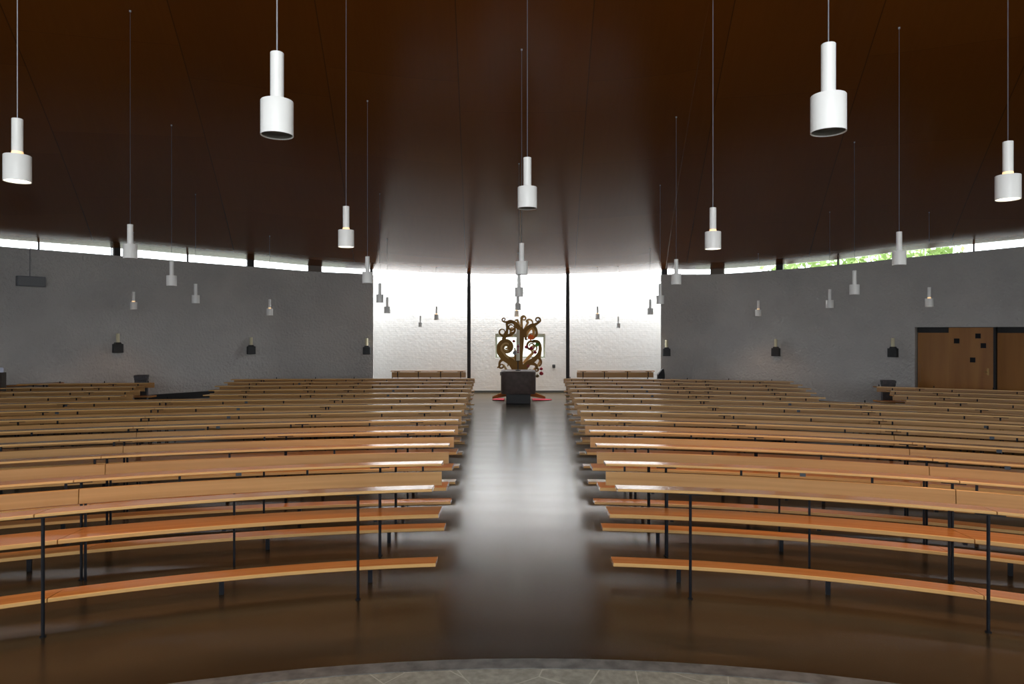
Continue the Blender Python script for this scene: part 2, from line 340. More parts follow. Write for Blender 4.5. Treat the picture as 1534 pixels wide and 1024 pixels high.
for j in range(NR+1):
    k = j/NR
    for x, y, z in ring:
        r = 1-k
        cv.append((x*r, -4.5+(y+4.5)*r, z*r+4.0*k+rise(25.5*k)))
for j in range(NR):
    for i in range(n):
        a, b = j*n+i, j*n+(i+1) % n
        cf.append((a, b, b+n, a+n))
bm = bmesh.new(); me = bpy.data.meshes.new('ceiling')
vs = [bm.verts.new(v) for v in cv]
for f in cf:
    try: bm.faces.new([vs[i] for i in f])
    except ValueError: pass
# outer rim: a thin fascia and the roof skin above
rim = []
for i, (x, y, z) in enumerate(ring):
    d = Vector((x, y+4.5, 0)).normalized()*.12
    if abs(x) < 4.7 and y > 20: d = Vector((0, 0.02, 0))
    rim.append((x+d.x, y+d.y, z))
ro = [bm.verts.new(v) for v in rim]; rt = [bm.verts.new((v[0], v[1], v[2]+.16)) for v in rim]; up = [rt]
for j in range(1, NR+1): up.append([bm.verts.new((cv[j*n+i][0], cv[j*n+i][1], cv[j*n+i][2]+.2)) for i in range(n)])
for i in range(n):
    k = (i+1) % n
    try:
        bm.faces.new((vs[i], ro[i], ro[k], vs[k])); bm.faces.new((ro[i], rt[i], rt[k], ro[k]))
        for j in range(NR): bm.faces.new((up[j][i], up[j+1][i], up[j+1][k], up[j][k]))
    except ValueError: pass
bmesh.ops.remove_doubles(bm, verts=bm.verts, dist=1e-4); bmesh.ops.recalc_face_normals(bm, faces=bm.faces)
for f in bm.faces: f.smooth = True
bm.to_mesh(me); bm.free(); me.materials.append(CEIL); me.set_sharp_from_angle(angle=math.radians(30))
ce = bpy.data.objects.new('ceiling', me); C.objects.link(ce); tag(ce, kind='structure')
# clerestory windows: piers, mullions and panes between wall top and ceiling
def strip(pts, px0, px1, off, th, zl, zh, nn=3):
    mb = MB()
    for q in range(nn):
        pa, na = on_wall(px0+(px1-px0)*q/nn, pts); pb, nb = on_wall(px0+(px1-px0)*(q+1)/nn, pts)
        A = [Vector((p[0], p[1], 0))+nv*o for p, nv, o in ((pa,na,off),(pb,nb,off),(pb,nb,off+th),(pa,na,off+th))]
        za, zb = pa[2]+zl, pb[2]+zl; zta, ztb = pa[3]+zh, pb[3]+zh
        mb.hexa([(A[0].x,A[0].y,za),(A[1].x,A[1].y,zb),(A[2].x,A[2].y,zb),(A[3].x,A[3].y,za)],
                [(A[0].x,A[0].y,zta),(A[1].x,A[1].y,ztb),(A[2].x,A[2].y,ztb),(A[3].x,A[3].y,zta)])
    return mb
LFULL = LEFT; RFULL = RIGHT
wn = 4
for pts, cuts in ((LFULL, [(-55,171),(181,371),(381,461),(481,556)]), (RFULL, [(1000,1064),(1084,1162),(1172,1595)])):
    for a, b in cuts:
        fr = strip(pts, a, b, .10, .04, -.01, -.0, max(3, int((b-a)/40)))
        # slim frame rails only at the sill
        sill = MB()
        nn = max(3, int((b-a)/40))
        for q in range(nn):
            pa, na = on_wall(a+(b-a)*q/nn, pts); pb, nb = on_wall(a+(b-a)*(q+1)/nn, pts)
            A = [Vector((p[0], p[1], 0))+nv*o for p, nv, o in ((pa,na,.08),(pb,nb,.08),(pb,nb,.14),(pa,na,.14))]
            sill.hexa([(A[0].x,A[0].y,pa[2]-.003),(A[1].x,A[1].y,pb[2]-.003),(A[2].x,A[2].y,pb[2]-.003),(A[3].x,A[3].y,pa[2]-.003)],
                      [(A[0].x,A[0].y,pa[2]+.012),(A[1].x,A[1].y,pb[2]+.012),(A[2].x,A[2].y,pb[2]+.012),(A[3].x,A[3].y,pa[2]+.012)])
        w_ = tag(sill.build('window_%d' % wn, GREYPAINT), kind='structure'); wn += 1
        fr.build('pane', GLASS, w_)
        for mx in (60, 283, 1254, 1457):
            if a < mx < b:
                strip(pts, mx-1, mx+1, .06, .06, -.0, .01, 1).build('mullion', BLACK, w_)
tn = 1
for pts, a, b, m in ((LFULL,171,181,BLACK),(LFULL,371,381,BLACK),(LFULL,461,481,PIER),(LFULL,554,558,BLACK),(RFULL,991,1000,BLACK),(RFULL,1064,1084,PIER),(RFULL,1162,1172,BLACK)):
    o = strip(pts, a, b, .02, .2, -.005, .03, 1).build('trim_%d' % tn, m); tag(o, kind='structure'); tn += 1
# dark baseboard on the right and heater slot on the left
def along(pts, px0, px1, off, th, z0, z1, nn=6):
    mb = MB()
    for q in range(nn):
        pa, na = on_wall(px0+(px1-px0)*q/nn, pts); pb, nb = on_wall(px0+(px1-px0)*(q+1)/nn, pts)
        A = [Vector((p[0], p[1], 0))+nv*o for p, nv, o in ((pa,na,off),(pb,nb,off),(pb,nb,off+th),(pa,na,off+th))]
        mb.hexa([(v.x, v.y, z0) for v in A], [(v.x, v.y, z1) for v in A])
    return mb
tag(along(RFULL, 1000, 1369, -.03, .029, 0, .06, 10).build('baseboard_right', BLACK), kind='structure')
tag(along(LFULL, 0, 558, -.03, .029, 0, .05, 12).build('baseboard_left', GREYPAINT), kind='structure')
o = along(LFULL, 212, 322, -.12, .119, .14, .30, 5).build('wall_heater', BLACK)
tag(o, 'long low black heater strip along the foot of the left wall', 'heater')

# the rear window behind the tree
mb = MB()
for x0, x1, z0, z1 in ((xo0, xo0+.06, zo0, zo1), (xo1-.06, xo1, zo0, zo1), (xo0+.06, xo1-.06, zo0, zo0+.05), (xo0+.06, xo1-.06, zo1-.12, zo1), (-.02, .02, zo0+.05, zo1-.12)):
    mb.box(((x0+x1)/2, YW+.25, (z0+z1)/2), (x1-x0, .08, z1-z0))
w_ = tag(mb.build('window_%d' % wn, WINFRAME), kind='structure')
mb = MB(); mb.box((0, YW+.25, (zo0+zo1)/2), (1.48, .01, .66)); mb.build('pane', GLASS, w_)

# two slim black steel columns in front of the rear wall
for px, lab in ((702.5, 'slim black steel column left of the tree sculpture'), (850.5, 'slim black steel column right of the tree sculpture')):
    p = at(px, 500, YC-.06); mb = MB(); h = ceil_z(p.x, p.y)+.01
    mb.box((0,0,h/2), (.055,.11,h)); mb.box((0,-.04,h/2), (.10,.012,h)); mb.box((0,.04,h/2), (.10,.012,h))
    o = mb.build('steel_column', BLACK, None, (p.x, p.y, 0)); tag(o, lab, 'column', 'steel columns at the rear')

# ---------------------------------------------------------------- chancel step in the foreground
def fan(name, r0, r1, z0, z1, m, yc, amax=1.2, nseg=64):
    mb = MB(); vs = []
    for i in range(nseg):
        a0 = -amax+2*amax*i/nseg; a1 = -amax+2*amax*(i+1)/nseg
        P = [(r*math.sin(a), yc+r*math.cos(a)) for r, a in ((r0,a0),(r0,a1),(r1,a1),(r1,a0))]
        mb.hexa([(x,y,z0) for x,y in P], [(x,y,z1) for x,y in P])
    o = mb.build(name, m); bm = bmesh.new(); bm.from_mesh(o.data); bmesh.ops.remove_doubles(bm, verts=bm.verts, dist=1e-4)
    dead = [f for f in bm.faces if all(len(e.link_faces) > 2 for e in f.edges if abs((e.verts[0].co-e.verts[1].co).z) > .01) and abs(f.normal.z) < .3 and f.calc_area() > 0 and sum(1 for e in f.edges if len(e.link_faces) > 2) >= 3]
    bmesh.ops.recalc_face_normals(bm, faces=bm.faces); bm.to_mesh(o.data); bm.free(); return o
SY = 3.85-6.8
tag(fan('trim_kerb', 6.69, 6.80, 0.0, .15, BANDSTONE, SY), kind='structure')
tag(fan('floor_chancel', 0.4, 6.685, 0.0, .148, SLAB, SY), kind='structure')

# ---------------------------------------------------------------- pews
PITCH = 0.966; Y0 = 5.215
KAP = {-1: [.145,.105,.080,.065,.054,.043,.035,.028,.021,.017,.014,.012,.011,.010], 1: [.145,.125,.110,.098,.088,.077,.068,.064,.061,.058,.054,.051,.048,.046]}
def kap(s, t):
    t = max(0, min(12.999, t)); i = int(t); K = KAP[s]; return K[i]+(K[i+1]-K[i])*(t-i)
def PP(s, x, t): return Vector((s*x, Y0+PITCH*t-kap(s, t)*x*x/2, 0))      # x is the distance from the aisle's axis
def xin(s, t):
    Z = Y0+PITCH*t
    return (.53+.0375*Z) if s < 0 else (.48+.0353*Z)
def board(name, s, x0, x1, k, prof, m, parent, org, bev=0.004, sl=(0, 0)):
    mo = sum(q[0] for q in prof)/4; x0 += sl[0]*mo; x1 += sl[1]*mo
    # prof: four (offset in metres, height) corners
    n = max(2, int((x1-x0)/.14)); vs = []; uv = []; fs = []; acc = 0; last = None
    # chamfered section
    pr = []
    for i in range(4):
        a, b, c = Vector(prof[i-1]), Vector(prof[i]), Vector(prof[(i+1) % 4])
        pr.append(b+(a-b).normalized()*bev); pr.append(b+(c-b).normalized()*bev)
    per = [0.0]
    for i in range(1, 8): per.append(per[-1]+(pr[i]-pr[i-1]).length)
    seed = random.random()*9
    for j in range(n+1):
        x = x0+(x1-x0)*j/n
        q = PP(s, x, k)
        if last is not None: acc += (q-last).length
        last = q
        for i, (o, z) in enumerate(pr):
            p = PP(s, x, k+o/PITCH); vs.append((p.x-org[0], p.y-org[1], z-org[2])); uv.append((acc+seed*3, per[i]+seed))
    for j in range(n):
        for i in range(8):
            a = j*8+i; b = j*8+(i+1) % 8; fs.append((a, b, b+8, a+8) if s > 0 else (a, a+8, b+8, b))
    fs.append(tuple(range(8))); fs.append(tuple(n*8+i for i in range(8))[::-1])
    fm = [1 if (name != 'backrest' and i in (6, 7)) else 0 for j in range(n) for i in range(8)]+[0, 0]
    o = mesh(name, vs, fs, m, parent, uvs=uv, mats=[m, EDGE], fm=fm)
    bm = bmesh.new(); bm.from_mesh(o.data); bmesh.ops.recalc_face_normals(bm, faces=bm.faces); bm.to_mesh(o.data); bm.free()
    return o
ORD = ['front row', 'second row', 'third row', 'fourth row', 'fifth row', 'sixth row', 'seventh row', 'eighth row', 'ninth row', 'tenth row', 'eleventh row', 'twelfth row', 'rearmost row']
def pew(s, k, x0, x1, label, group, posts, sup, brackets=(), sl=(0, 0), rear=()):
    c = PP(s, (x0+x1)/2, k); org = (c.x, c.y, 0)
    r = empty('church_pew', org, label, 'pew', group)
    g = .003
    board('book_rest', s, x0, x1-g, k, [(-.075,.790),(.075,.787),(.075,.809),(-.075,.812)], W_DESK, r, org)
    board('kneeler', s, x0, x1-g, k, [(.24,.12),(.40,.12),(.40,.150),(.24,.150)], W_SEAT, r, org, sl=sl)
    board('seat', s, x0, x1-g, k, [(.56,.418),(.84,.412),(.84,.448),(.56,.452)], W_SEAT, r, org, sl=sl)
    board('backrest', s, x0, x1-g, k, [(.860,.625),(.880,.625),(.884,.745),(.864,.745)], W_BACK, r, org, sl=sl)
    for x in posts:
        mb = MB(); p = PP(s, x, k-.03/PITCH)-Vector(org)
        mb.rod((p.x, p.y, 0), (p.x, p.y, .79), .011, 8); mb.cyl((p.x, p.y, 0), .02, .005, 12)
        o = mb.build('post', STEEL, r)
        mb = MB(); q = PP(s, x, k)-Vector(org); mb.box((q.x, q.y-.045, .785), (.17, .05, .008), -s*kap(s, k)*x); mb.build('mounting_plate', STEEL, o)
    for x in sup:     # short strap joining the backrest to the book rest behind it
        mb = MB(); a = PP(s, x, k+.893/PITCH)-Vector(org); rz = -s*kap(s, k+.9)*x
        mb.box((a.x, a.y, .715), (.018, .016, .146), rz); mb.build('strap', STEEL, r)
    for x in rear:    # seat support: upright behind the seat and an arm below it
        mb = MB(); a = PP(s, x, k+.900/PITCH)-Vector(org); b = PP(s, x, k+.62/PITCH)-Vector(org); rz = -s*kap(s, k+.6)*x
        mb.box((a.x, a.y, .35), (.018, .018, .70), rz)
        mid = (a+b)/2; mb.box((mid.x, mid.y, .40), (.03, (a-b).length, .022), rz)
        mb.build('seat_support', STEEL, r)
    nk = max(2, int((x1-x0)/1.07)); 
    for i in range(nk):
        x = x0+.53+i*1.07
        if x > x1-.05: break
        mb = MB(); p = PP(s, x, k+.31/PITCH)-Vector(org); mb.box((p.x, p.y, .061), (.035, .03, .119), -s*kap(s, k)*x); mb.build('kneeler_leg', STEEL, r)
    for x in brackets:
        mb = MB(); p = PP(s, x, k+.02)-Vector(org); mb.box((p.x, p.y, .767), (.046, .012, .044), -s*kap(s, k)*x); o = mb.build('square_bracket', BRACKET, r); o['label'] = 'small blue-grey square bracket'
    return r
random.seed(4)
BR = {(-1,1): [356], (-1,4): [325.6], (-1,5): [341.6], (-1,6): [356, 83.7], (-1,7): [368, 96.8], (-1,8): [581], (-1,9): [589], (-1,10): [595.6], (-1,11): [448],
      (1,1): [1204], (1,2): [1512], (1,3): [1499], (1,4): [1488], (1,5): [1479], (1,6): [1197], (1,7): [1184], (1,8): [977.4], (1,9): [969.5], (1,10): [961.7]}
def x_of_px(s, k, px):
    X = 0
    for _ in range(12): X = CX+(px-VX)/F*PP(s, abs(X), k).y
    return abs(X)
for s, nm in ((-1, 'left'), (1, 'right')):
    for k in range(13):
        x0 = xin(s, k); brk = [x_of_px(s, k, q) for q in BR.get((s, k), [])]
        ds = .40 if s < 0 else .35
        seam = (3.2+.4*k) if s < 0 else (3.05+.345*k)
        inner = (1.27+.035*k) if s < 0 else (1.20+.03*k)
        midp = (2.36+.127*k) if s < 0 else (2.25+.12*k)
        posts = [inner]+([midp] if k >= 3 else [])
        nposts = [inner+.033, midp+.125]
        def sups(a, b, n0=.2):
            out = []; x = a+n0
            while x < b-.1: out.append(x); x += .98
            return out
        if k < 8:
            # widest visible position plus a margin
            xe = .80*(Y0+PITCH*k)*(.93 if s < 0 else .84)+.7
            if k == 0: xe = 4.3
            xe = max(xe, seam+1.0); xe = min(xe, 12.0)
            pew(s, k, x0, seam, '%s curved wooden pew %s of the aisle, section next to the aisle' % (ORD[k], nm), 'pews beside the centre aisle', posts+[seam-.02], sups(x0, seam), [b for b in brk if b < seam], sl=(.037, ds), rear=nposts+[seam+ds*.9-.03])
            ps = [seam+1.5+1.6*i for i in range(4) if seam+1.5+1.6*i < xe-.1]; rr_ = [x+ds for x in ps if x+ds < xe-.05]
            pew(s, k, seam+.004, xe, '%s curved wooden pew %s of the aisle, outer section towards the wall' % (ORD[k], nm), 'outer pew sections', ps, sups(seam, xe, .45), [b for b in brk if b > seam], sl=(ds, 0), rear=rr_)
        else:
            e = ([5.85,6.2,6.52,6.75,7.0] if s < 0 else [5.33,5.58,5.88,6.1,6.3])[k-8]
            pew(s, k, x0, e, '%s curved wooden pew %s of the aisle, ending at the cross aisle' % (ORD[k], nm), 'pews beside the centre aisle', posts+[e-1.9, e-.7], sups(x0, e), [b for b in brk if b < e], sl=(.037, ds*.9), rear=nposts+[e-1.6, e-.4])
            if k < 12:
                a = ([7.24,7.66,8.1,8.4] if s < 0 else [6.5,6.8,7.23,7.46])[k-8]
                xe = {8: 10.7, 9: 11.2, 10: 11.5, 11: 11.1}[k] if s < 0 else {8: 9.9, 9: 10.2, 10: 10.4, 11: 10.5}[k]
                rr = pew(s, k, a, xe, '%s wooden pew by the %s wall, beyond the cross aisle' % (ORD[k], nm), 'side pews beyond the cross aisle', [a+.75, a+2.4], sups(a, xe, .5), sl=(ds if s < 0 else .52, 0), rear=[a+1.1, a+2.75])

# ---------------------------------------------------------------- pendant lamps
def make_lamp(lit):
    r = empty('pendant_lamp', (0,0,0), 'x', 'lamp', 'white pendant lamps')
    mb = MB(); mb.lathe([(.033, .175), (.033, .418), (.031, .42)], 24, cap=(False, True)); o = mb.build('stem', SHADE, r); shade_auto(o)
    mb = MB(); mb.lathe([(.074, .004), (.08, 0), (.08, .172), (.078, .175), (.033, .1755)], 40); o = mb.build('shade', SHADE, r); shade_auto(o)
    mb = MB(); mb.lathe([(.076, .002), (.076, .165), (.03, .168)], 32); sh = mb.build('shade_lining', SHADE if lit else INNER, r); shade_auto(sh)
    if lit:
        mb = MB(); mb.lathe([(.0, .018), (.074, .018), (.074, .024), (0, .024)], 32); mb.build('light_disc', BULB, r)
        mb = MB(); mb.lathe([(.036, .1756), (.0335, .20)], 24); mb.build('stem_glow', STEMGLOW, r)
    else:
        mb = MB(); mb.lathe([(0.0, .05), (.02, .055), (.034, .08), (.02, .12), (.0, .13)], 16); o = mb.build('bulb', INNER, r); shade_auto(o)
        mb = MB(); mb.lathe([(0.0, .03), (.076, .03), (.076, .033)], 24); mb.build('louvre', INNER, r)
    return r
protos = {0: make_lamp(False), 1: make_lamp(True)}; used = {0: False, 1: False}
def dup(root):
    r = root.copy(); C.objects.link(r)
    for ch in root.children:
        c = ch.copy(); C.objects.link(c); c.parent = r
    return r
# px, shade bottom y, stem top y, lit, label
LAMPS = [
 (415,203,79,0,'large unlit white pendant lamp hanging near the top left, second from the left edge'),
 (1241,198,66,0,'largest white pendant lamp, unlit, hanging at the upper right'),
 (26,272,178,1,'lit white pendant lamp closest to the left edge of the picture'),
 (1510,299,212,1,'lit white pendant lamp closest to the right edge of the picture'),
 (790,312,236,0,'nearest unlit white pendant lamp of the centre line above the aisle'),
 (518.5,370,309,1,'lit white pendant lamp in front of the brown ceiling left of the aisle'),
 (1068,373,311,1,'lit white pendant lamp in front of the brown ceiling right of the aisle'),
 (195,387,336,0,'unlit pendant lamp overlapping the left high window strip'),
 (1347,397,347,0,'unlit pendant lamp overlapping the right high window strip, above the doors'),
 (781.5,411,364,0,'second unlit pendant lamp of the centre line, just under the ceiling edge'),
 (550.5,424,384,0,'unlit pendant lamp overlapping the left edge of the bright rear wall'),
 (1013,426,388,0,'unlit pendant lamp beside the right edge of the bright rear wall'),
 (257,428,391,0,'larger of two unlit pendant lamps before the upper left grey wall'),
 (1280,441,405,0,'larger of two unlit pendant lamps before the right grey wall left of the doors'),
 (293,454,425,0,'smaller unlit pendant lamp before the left grey wall'),
 (1243,461,433,0,'smaller unlit pendant lamp before the right grey wall'),
 (200,463,437,1,'small glowing pendant lamp before the left wall, above the leftmost wall candle'),
 (1392,459,430,1,'small glowing pendant lamp above the left end of the wooden doors'),
 (404,472,448,1,'small glowing pendant lamp before the left wall, closer to the aisle'),
 (1136,473,450,1,'small glowing pendant lamp before the right wall, above the middle candle'),
 (569,453,424,0,'dark pendant lamp before the bright wall, leftmost and higher of a close pair'),
 (580,469,445,0,'dark pendant lamp before the bright wall, right and lower of a close pair'),
 (989,455,425,0,'grey pendant lamp straddling the right edge of the bright rear wall'),
 (974,471,448,0,'dark pendant lamp before the right end of the bright rear wall'),
 (654,479,459,1,'small dark pendant lamp before the bright wall left of the left column'),
 (895,478,459,1,'small dark pendant lamp before the bright wall right of the right column'),
 (630,489.5,473,0,'tiny pale grey pendant lamp, lowest before the bright wall at the left'),
 (926,491,474,0,'tiny pale grey pendant lamp, lowest before the bright wall at the right'),
 (777.5,444,411,0,'third pendant lamp of the centre line, above the tree sculpture'),
 (776,464,441,0,'fourth pendant lamp of the centre line, just above the tree sculpture'),
 (774,474,453,1,'farthest pendant lamp of the centre line, touching the top of the tree sculpture')]
for px, yb, yt, lit, lab in LAMPS:
    Z = .42*F/(yb-yt); sc_ = 1.0
    if Z > 20.2: sc_ = 20.2/Z; Z = 20.2
    if px == 774: Z = 20.35; sc_ = 1.0
    p = at(px, yb, Z)
    if used[lit]: r = dup(protos[lit])
    else: r = protos[lit]; used[lit] = True
    r.location = p; r.scale = (sc_,)*3; r['label'] = lab
    cz = ceil_z(p.x, p.y); mb = MB(); top = (cz-p.z)/sc_-.004
    mb.rod((0,0,.415), (0,0,top), .0032, 6); mb.cyl((0,0,top-.02), .012, .02, 12)
    mb.build('cord', CORD, r)
    if lit:
        d = bpy.data.lights.new('lamp_light', 'SPOT'); d.energy = 140 if Z < 8 else 25; d.color = (1, .50, .20); d.spot_size = math.radians(118); d.spot_blend = .7; d.shadow_soft_size = .05
        o = bpy.data.objects.new('lamp_light', d); C.objects.link(o); o.location = (p.x, p.y, p.z+.005)

# ---------------------------------------------------------------- stone block (font), paschal candle, tree
def block():
    p = at(776.5, 605, 18.43); r = empty('stone_font', (p.x, p.y+.4, 0), 'dark brown stone block on a narrower black plinth at the end of the aisle', 'font')
    mb = MB(); n = 40; prof = [(.0,.27),(.46,.27),(.475,.30),(.478,.86),(.46,.885),(0,.885)]
    vs = []
    def sq(r_, a): # superellipse
        c, s_ = math.cos(a), math.sin(a); e = .35
        return (math.copysign(abs(c)**e, c)*r_, math.copysign(abs(s_)**e, s_)*r_)
    for r_, z in prof:
        for i in range(n): x, y = sq(r_, 2*PI*i/n); vs.append((x, y, z))
    fs = []
    for j in range(len(prof)-1):
        for i in range(n): fs.append((j*n+i, j*n+(i+1) % n, (j+1)*n+(i+1) % n, (j+1)*n+i))
    mb.add(vs, fs); o = mb.build('basin_block', STONE_DARK, r); shade_auto(o)
    mb = MB(); mb.box((0, 0, .135), (.66, .66, .27)); mb.build('plinth', STONE_BASE, r, bevel=.01)
    mb = MB(); mb.box((-.485, -.1, .80), (.03, .10, .09)); mb.build('side_spout', BLACK, r, bevel=.005)
    return r, (p.x, p.y+.4)
fo, fc = block()
px_ = at(776, 500, 18.7)
r = empty('paschal_candle', (px_.x, 18.75, .885), 'tall pale candle with red ornament on a thin black stand upon the stone block', 'candle')
mb = MB(); mb.cyl((0,0,0), .07, .02, 20); mb.cyl((0,0,.02), .014, .255, 12); mb.cyl((0,0,.26), .055, .015, 20); mb.build('stand', BLACK, r)
mb = MB(); mb.lathe([(0,.275),(.047,.275),(.047,1.10),(.044,1.115),(0,1.118)], 24); o = mb.build('wax_column', PASCHAL, r); shade_auto(o)
mb = MB(); mb.box((0,-.049,.62), (.035,.006,.20)); mb.box((0,-.049,.50), (.06,.006,.03)); mb.box((0,-.049,.66), (.07,.006,.035)); mb.build('red_cross', RED, r)
mb = MB(); mb.cyl((0,0,1.118), .004, .02, 6); mb.build('wick', BLACK, r)

TZ = 19.85
def tp(zx, zy):   # zoom pixel of the tree study -> x, z on the tree plane
    p = at(735+zx/10.776, 465+zy/10.776, TZ); return Vector((p.x, p.z))
def catmull(P, n=8):
    out = []
    for i in range(len(P)-1):
        a = P[max(i-1,0)]; b = P[i]; c = P[i+1]; d = P[min(i+2,len(P)-1)]
        for j in range(n):
            t = j/n; out.append(tuple(.5*((2*b[k])+(-a[k]+c[k])*t+(2*a[k]-5*b[k]+4*c[k]-d[k])*t*t+(-a[k]+3*b[k]-3*c[k]+d[k])*t**3) for k in range(len(b))))
    out.append(tuple(P[-1])); return out
PXM = TZ/F/10.776
def ribbon(mb, P, th, y, mapf=None):
    S = catmull(P); vs = []; n = len(S)
    for i in range(n):
        a = Vector(S[max(i-1,0)][:2]); b = Vector(S[min(i+1,n-1)][:2]); d = (b-a).normalized(); nr = Vector((-d.y, d.x))*S[i][2]/2
        c = Vector(S[i][:2])
        for q in (c+nr, c-nr):
            for yy_ in (y-th/2, y+th/2): vs.append(mapf(q.x, yy_, q.y) if mapf else (q.x, yy_, q.y))
    fs = []
    for i in range(n-1):
        a = i*4; b = a+4
        fs += [(a, b, b+2, a+2), (a+1, a+3, b+3, b+1), (a, a+1, b+1, b), (a+2, b+2, b+3, a+3)]
    fs += [(0,2,3,1), (4*n-4, 4*n-3, 4*n-1, 4*n-2)]
    mb.add(vs, fs)
def arm(pts, spiral=None):
    """pts: zoom-pixel (x, y, width); spiral: (cx, cy, r0, a0deg, turns(+ccw on screen), r1, w0, w1)"""
    P = []
    for x, y, w_ in pts: v = tp(x, y); P.append((v.x, v.y, w_*PXM))
    if spiral:
        cx, cy, r0, a0, turns, r1, w0, w1 = spiral; n = max(6, int(abs(turns)*12))
        for i in range(n+1):
            t = i/n; a = math.radians(a0)+turns*2*PI*t; rr = r0+(r1-r0)*t
            v = tp(cx+rr*math.cos(a), cy-rr*math.sin(a)); P.append((v.x, v.y, (w0+(w1-w0)*t)*PXM))
    return P
cx_ = tp(447, 900).x
tree = empty('tree_sculpture', (cx_, TZ, 0), 'bronze plywood tree of curling scroll branches behind the stone block', 'sculpture')
off = lambda x, y, z: (x-cx_, y-TZ, z)
mb = MB(); k = 0
front = [
 arm([(447,1330,150),(452,1150,190),(452,980,190),(455,800,120),(478,560,110),(490,380,100),(480,270,75)]),
 # big left scroll
 arm([(430,960,140),(330,830,120),(215,760,100),(150,680,90)], (250,590,108,195,-1.95,12,92,18)),
 arm([(200,470,60),(245,390,58),(268,300,40),(262,210,40)], (335,260,78,130,-1.25,26,48,16)),
 arm([(470,330,80),(440,260,70),(390,200,55),(320,172,45),(260,185,35),(215,180,25)], (215,145,32,250,-1.0,14,22,12)),
 arm([(240,420,40),(205,415,32),(160,385,30)], (188,345,48,200,-.75,40,28,10)),
 arm([(250,420,40),(330,380,46),(385,340,34),(392,280,26),(360,245,14)]),
 # lower left curl
 arm([(300,800,60),(200,790,50),(150,830,40),(140,900,34)], (175,890,42,215,.95,15,30,12)),
 arm([(135,900,20),(120,915,24),(105,918,22)]),
 arm([(400,900,60),(330,880,40),(290,860,30),(275,900,16)]),
 # right side
 arm([(520,400,70),(560,320,62),(640,250,60),(715,225,50),(760,200,36)], (758,150,45,-30,1.15,14,30,12)),
 arm([(690,240,50),(735,310,40),(738,390,40),(690,445,34)], (665,400,45,-80,-.6,25,28,10)),
 arm([(520,960,120),(600,860,90),(700,790,75),(780,700,62),(800,600,55),(770,510,50),(700,490,44)], (655,570,78,60,1.35,30,40,16)),
 arm([(560,300,40),(560,400,46),(570,470,30)], (585,440,26,-120,.8,14,16,8)),
 arm([(640,850,60),(720,870,46),(750,930,40)], (740,950,32,10,-.9,15,26,12)),
 arm([(760,760,40),(810,800,30),(815,860,24),(780,900,20)]),
 arm([(430,850,70),(400,720,40),(395,640,26),(385,600,18)]),
]
for P in front:
    ribbon(mb, P, .02, TZ-.02+.0011*k, off); k += 1
mb.build('front_panel', TREEWOOD, tree)
mb = MB()
back = [
 arm([(500,320,60),(500,200,44),(500,130,40)], (538,125,42,180,-1.3,14,34,12)),
 arm([(540,330,50),(590,230,36),(610,190,36)], (640,200,62,150,-.7,40,36,14)),
 arm([(470,300,50),(445,200,44),(430,150,34)], (415,180,32,60,.8,14,24,10)),
 arm([(450,700,60),(360,780,44),(260,740,40)], (250,600,90,240,-1.6,24,34,14)),
 arm([(540,860,60),(620,760,50),(690,690,44)], (720,620,60,230,-1.3,20,36,14)),
 arm([(560,420,46),(640,300,50),(700,300,50),(700,400,46),(640,440,40)]),
 arm([(300,1060,50),(240,940,36),(200,870,24)]),
 arm([(330,420,50),(320,330,40)], (345,305,30,180,-1.1,12,26,10)),
 arm([(600,1060,50),(720,960,46),(800,860,40),(820,760,30),(835,650,16)]),
]
k = 0
def mapb(x, y, z):      # a second panel turned a little about the trunk
    dx = x-cx_; a = math.radians(24); return (dx*1.06*math.cos(a), dx*1.06*math.sin(a)+(y-TZ)+.10, z)
for P in back: ribbon(mb, P, .02, TZ+.0016*(k % 5), mapb); k += 1
mb.build('cross_panel', TREELIGHT, tree)
mb = MB()
for sx_, wd in ((-1, .75), (1, .78)):      # roots spreading on the floor
    for q, yy_ in enumerate((-.08, .12)):
        P = [(cx_, .30, .3), (cx_+sx_*.35, .16, .16), (cx_+sx_*wd, .035, .05)]
        ribbon(mb, P, .03, TZ+yy_, off)
mb.build('root', TREEWOOD, tree)
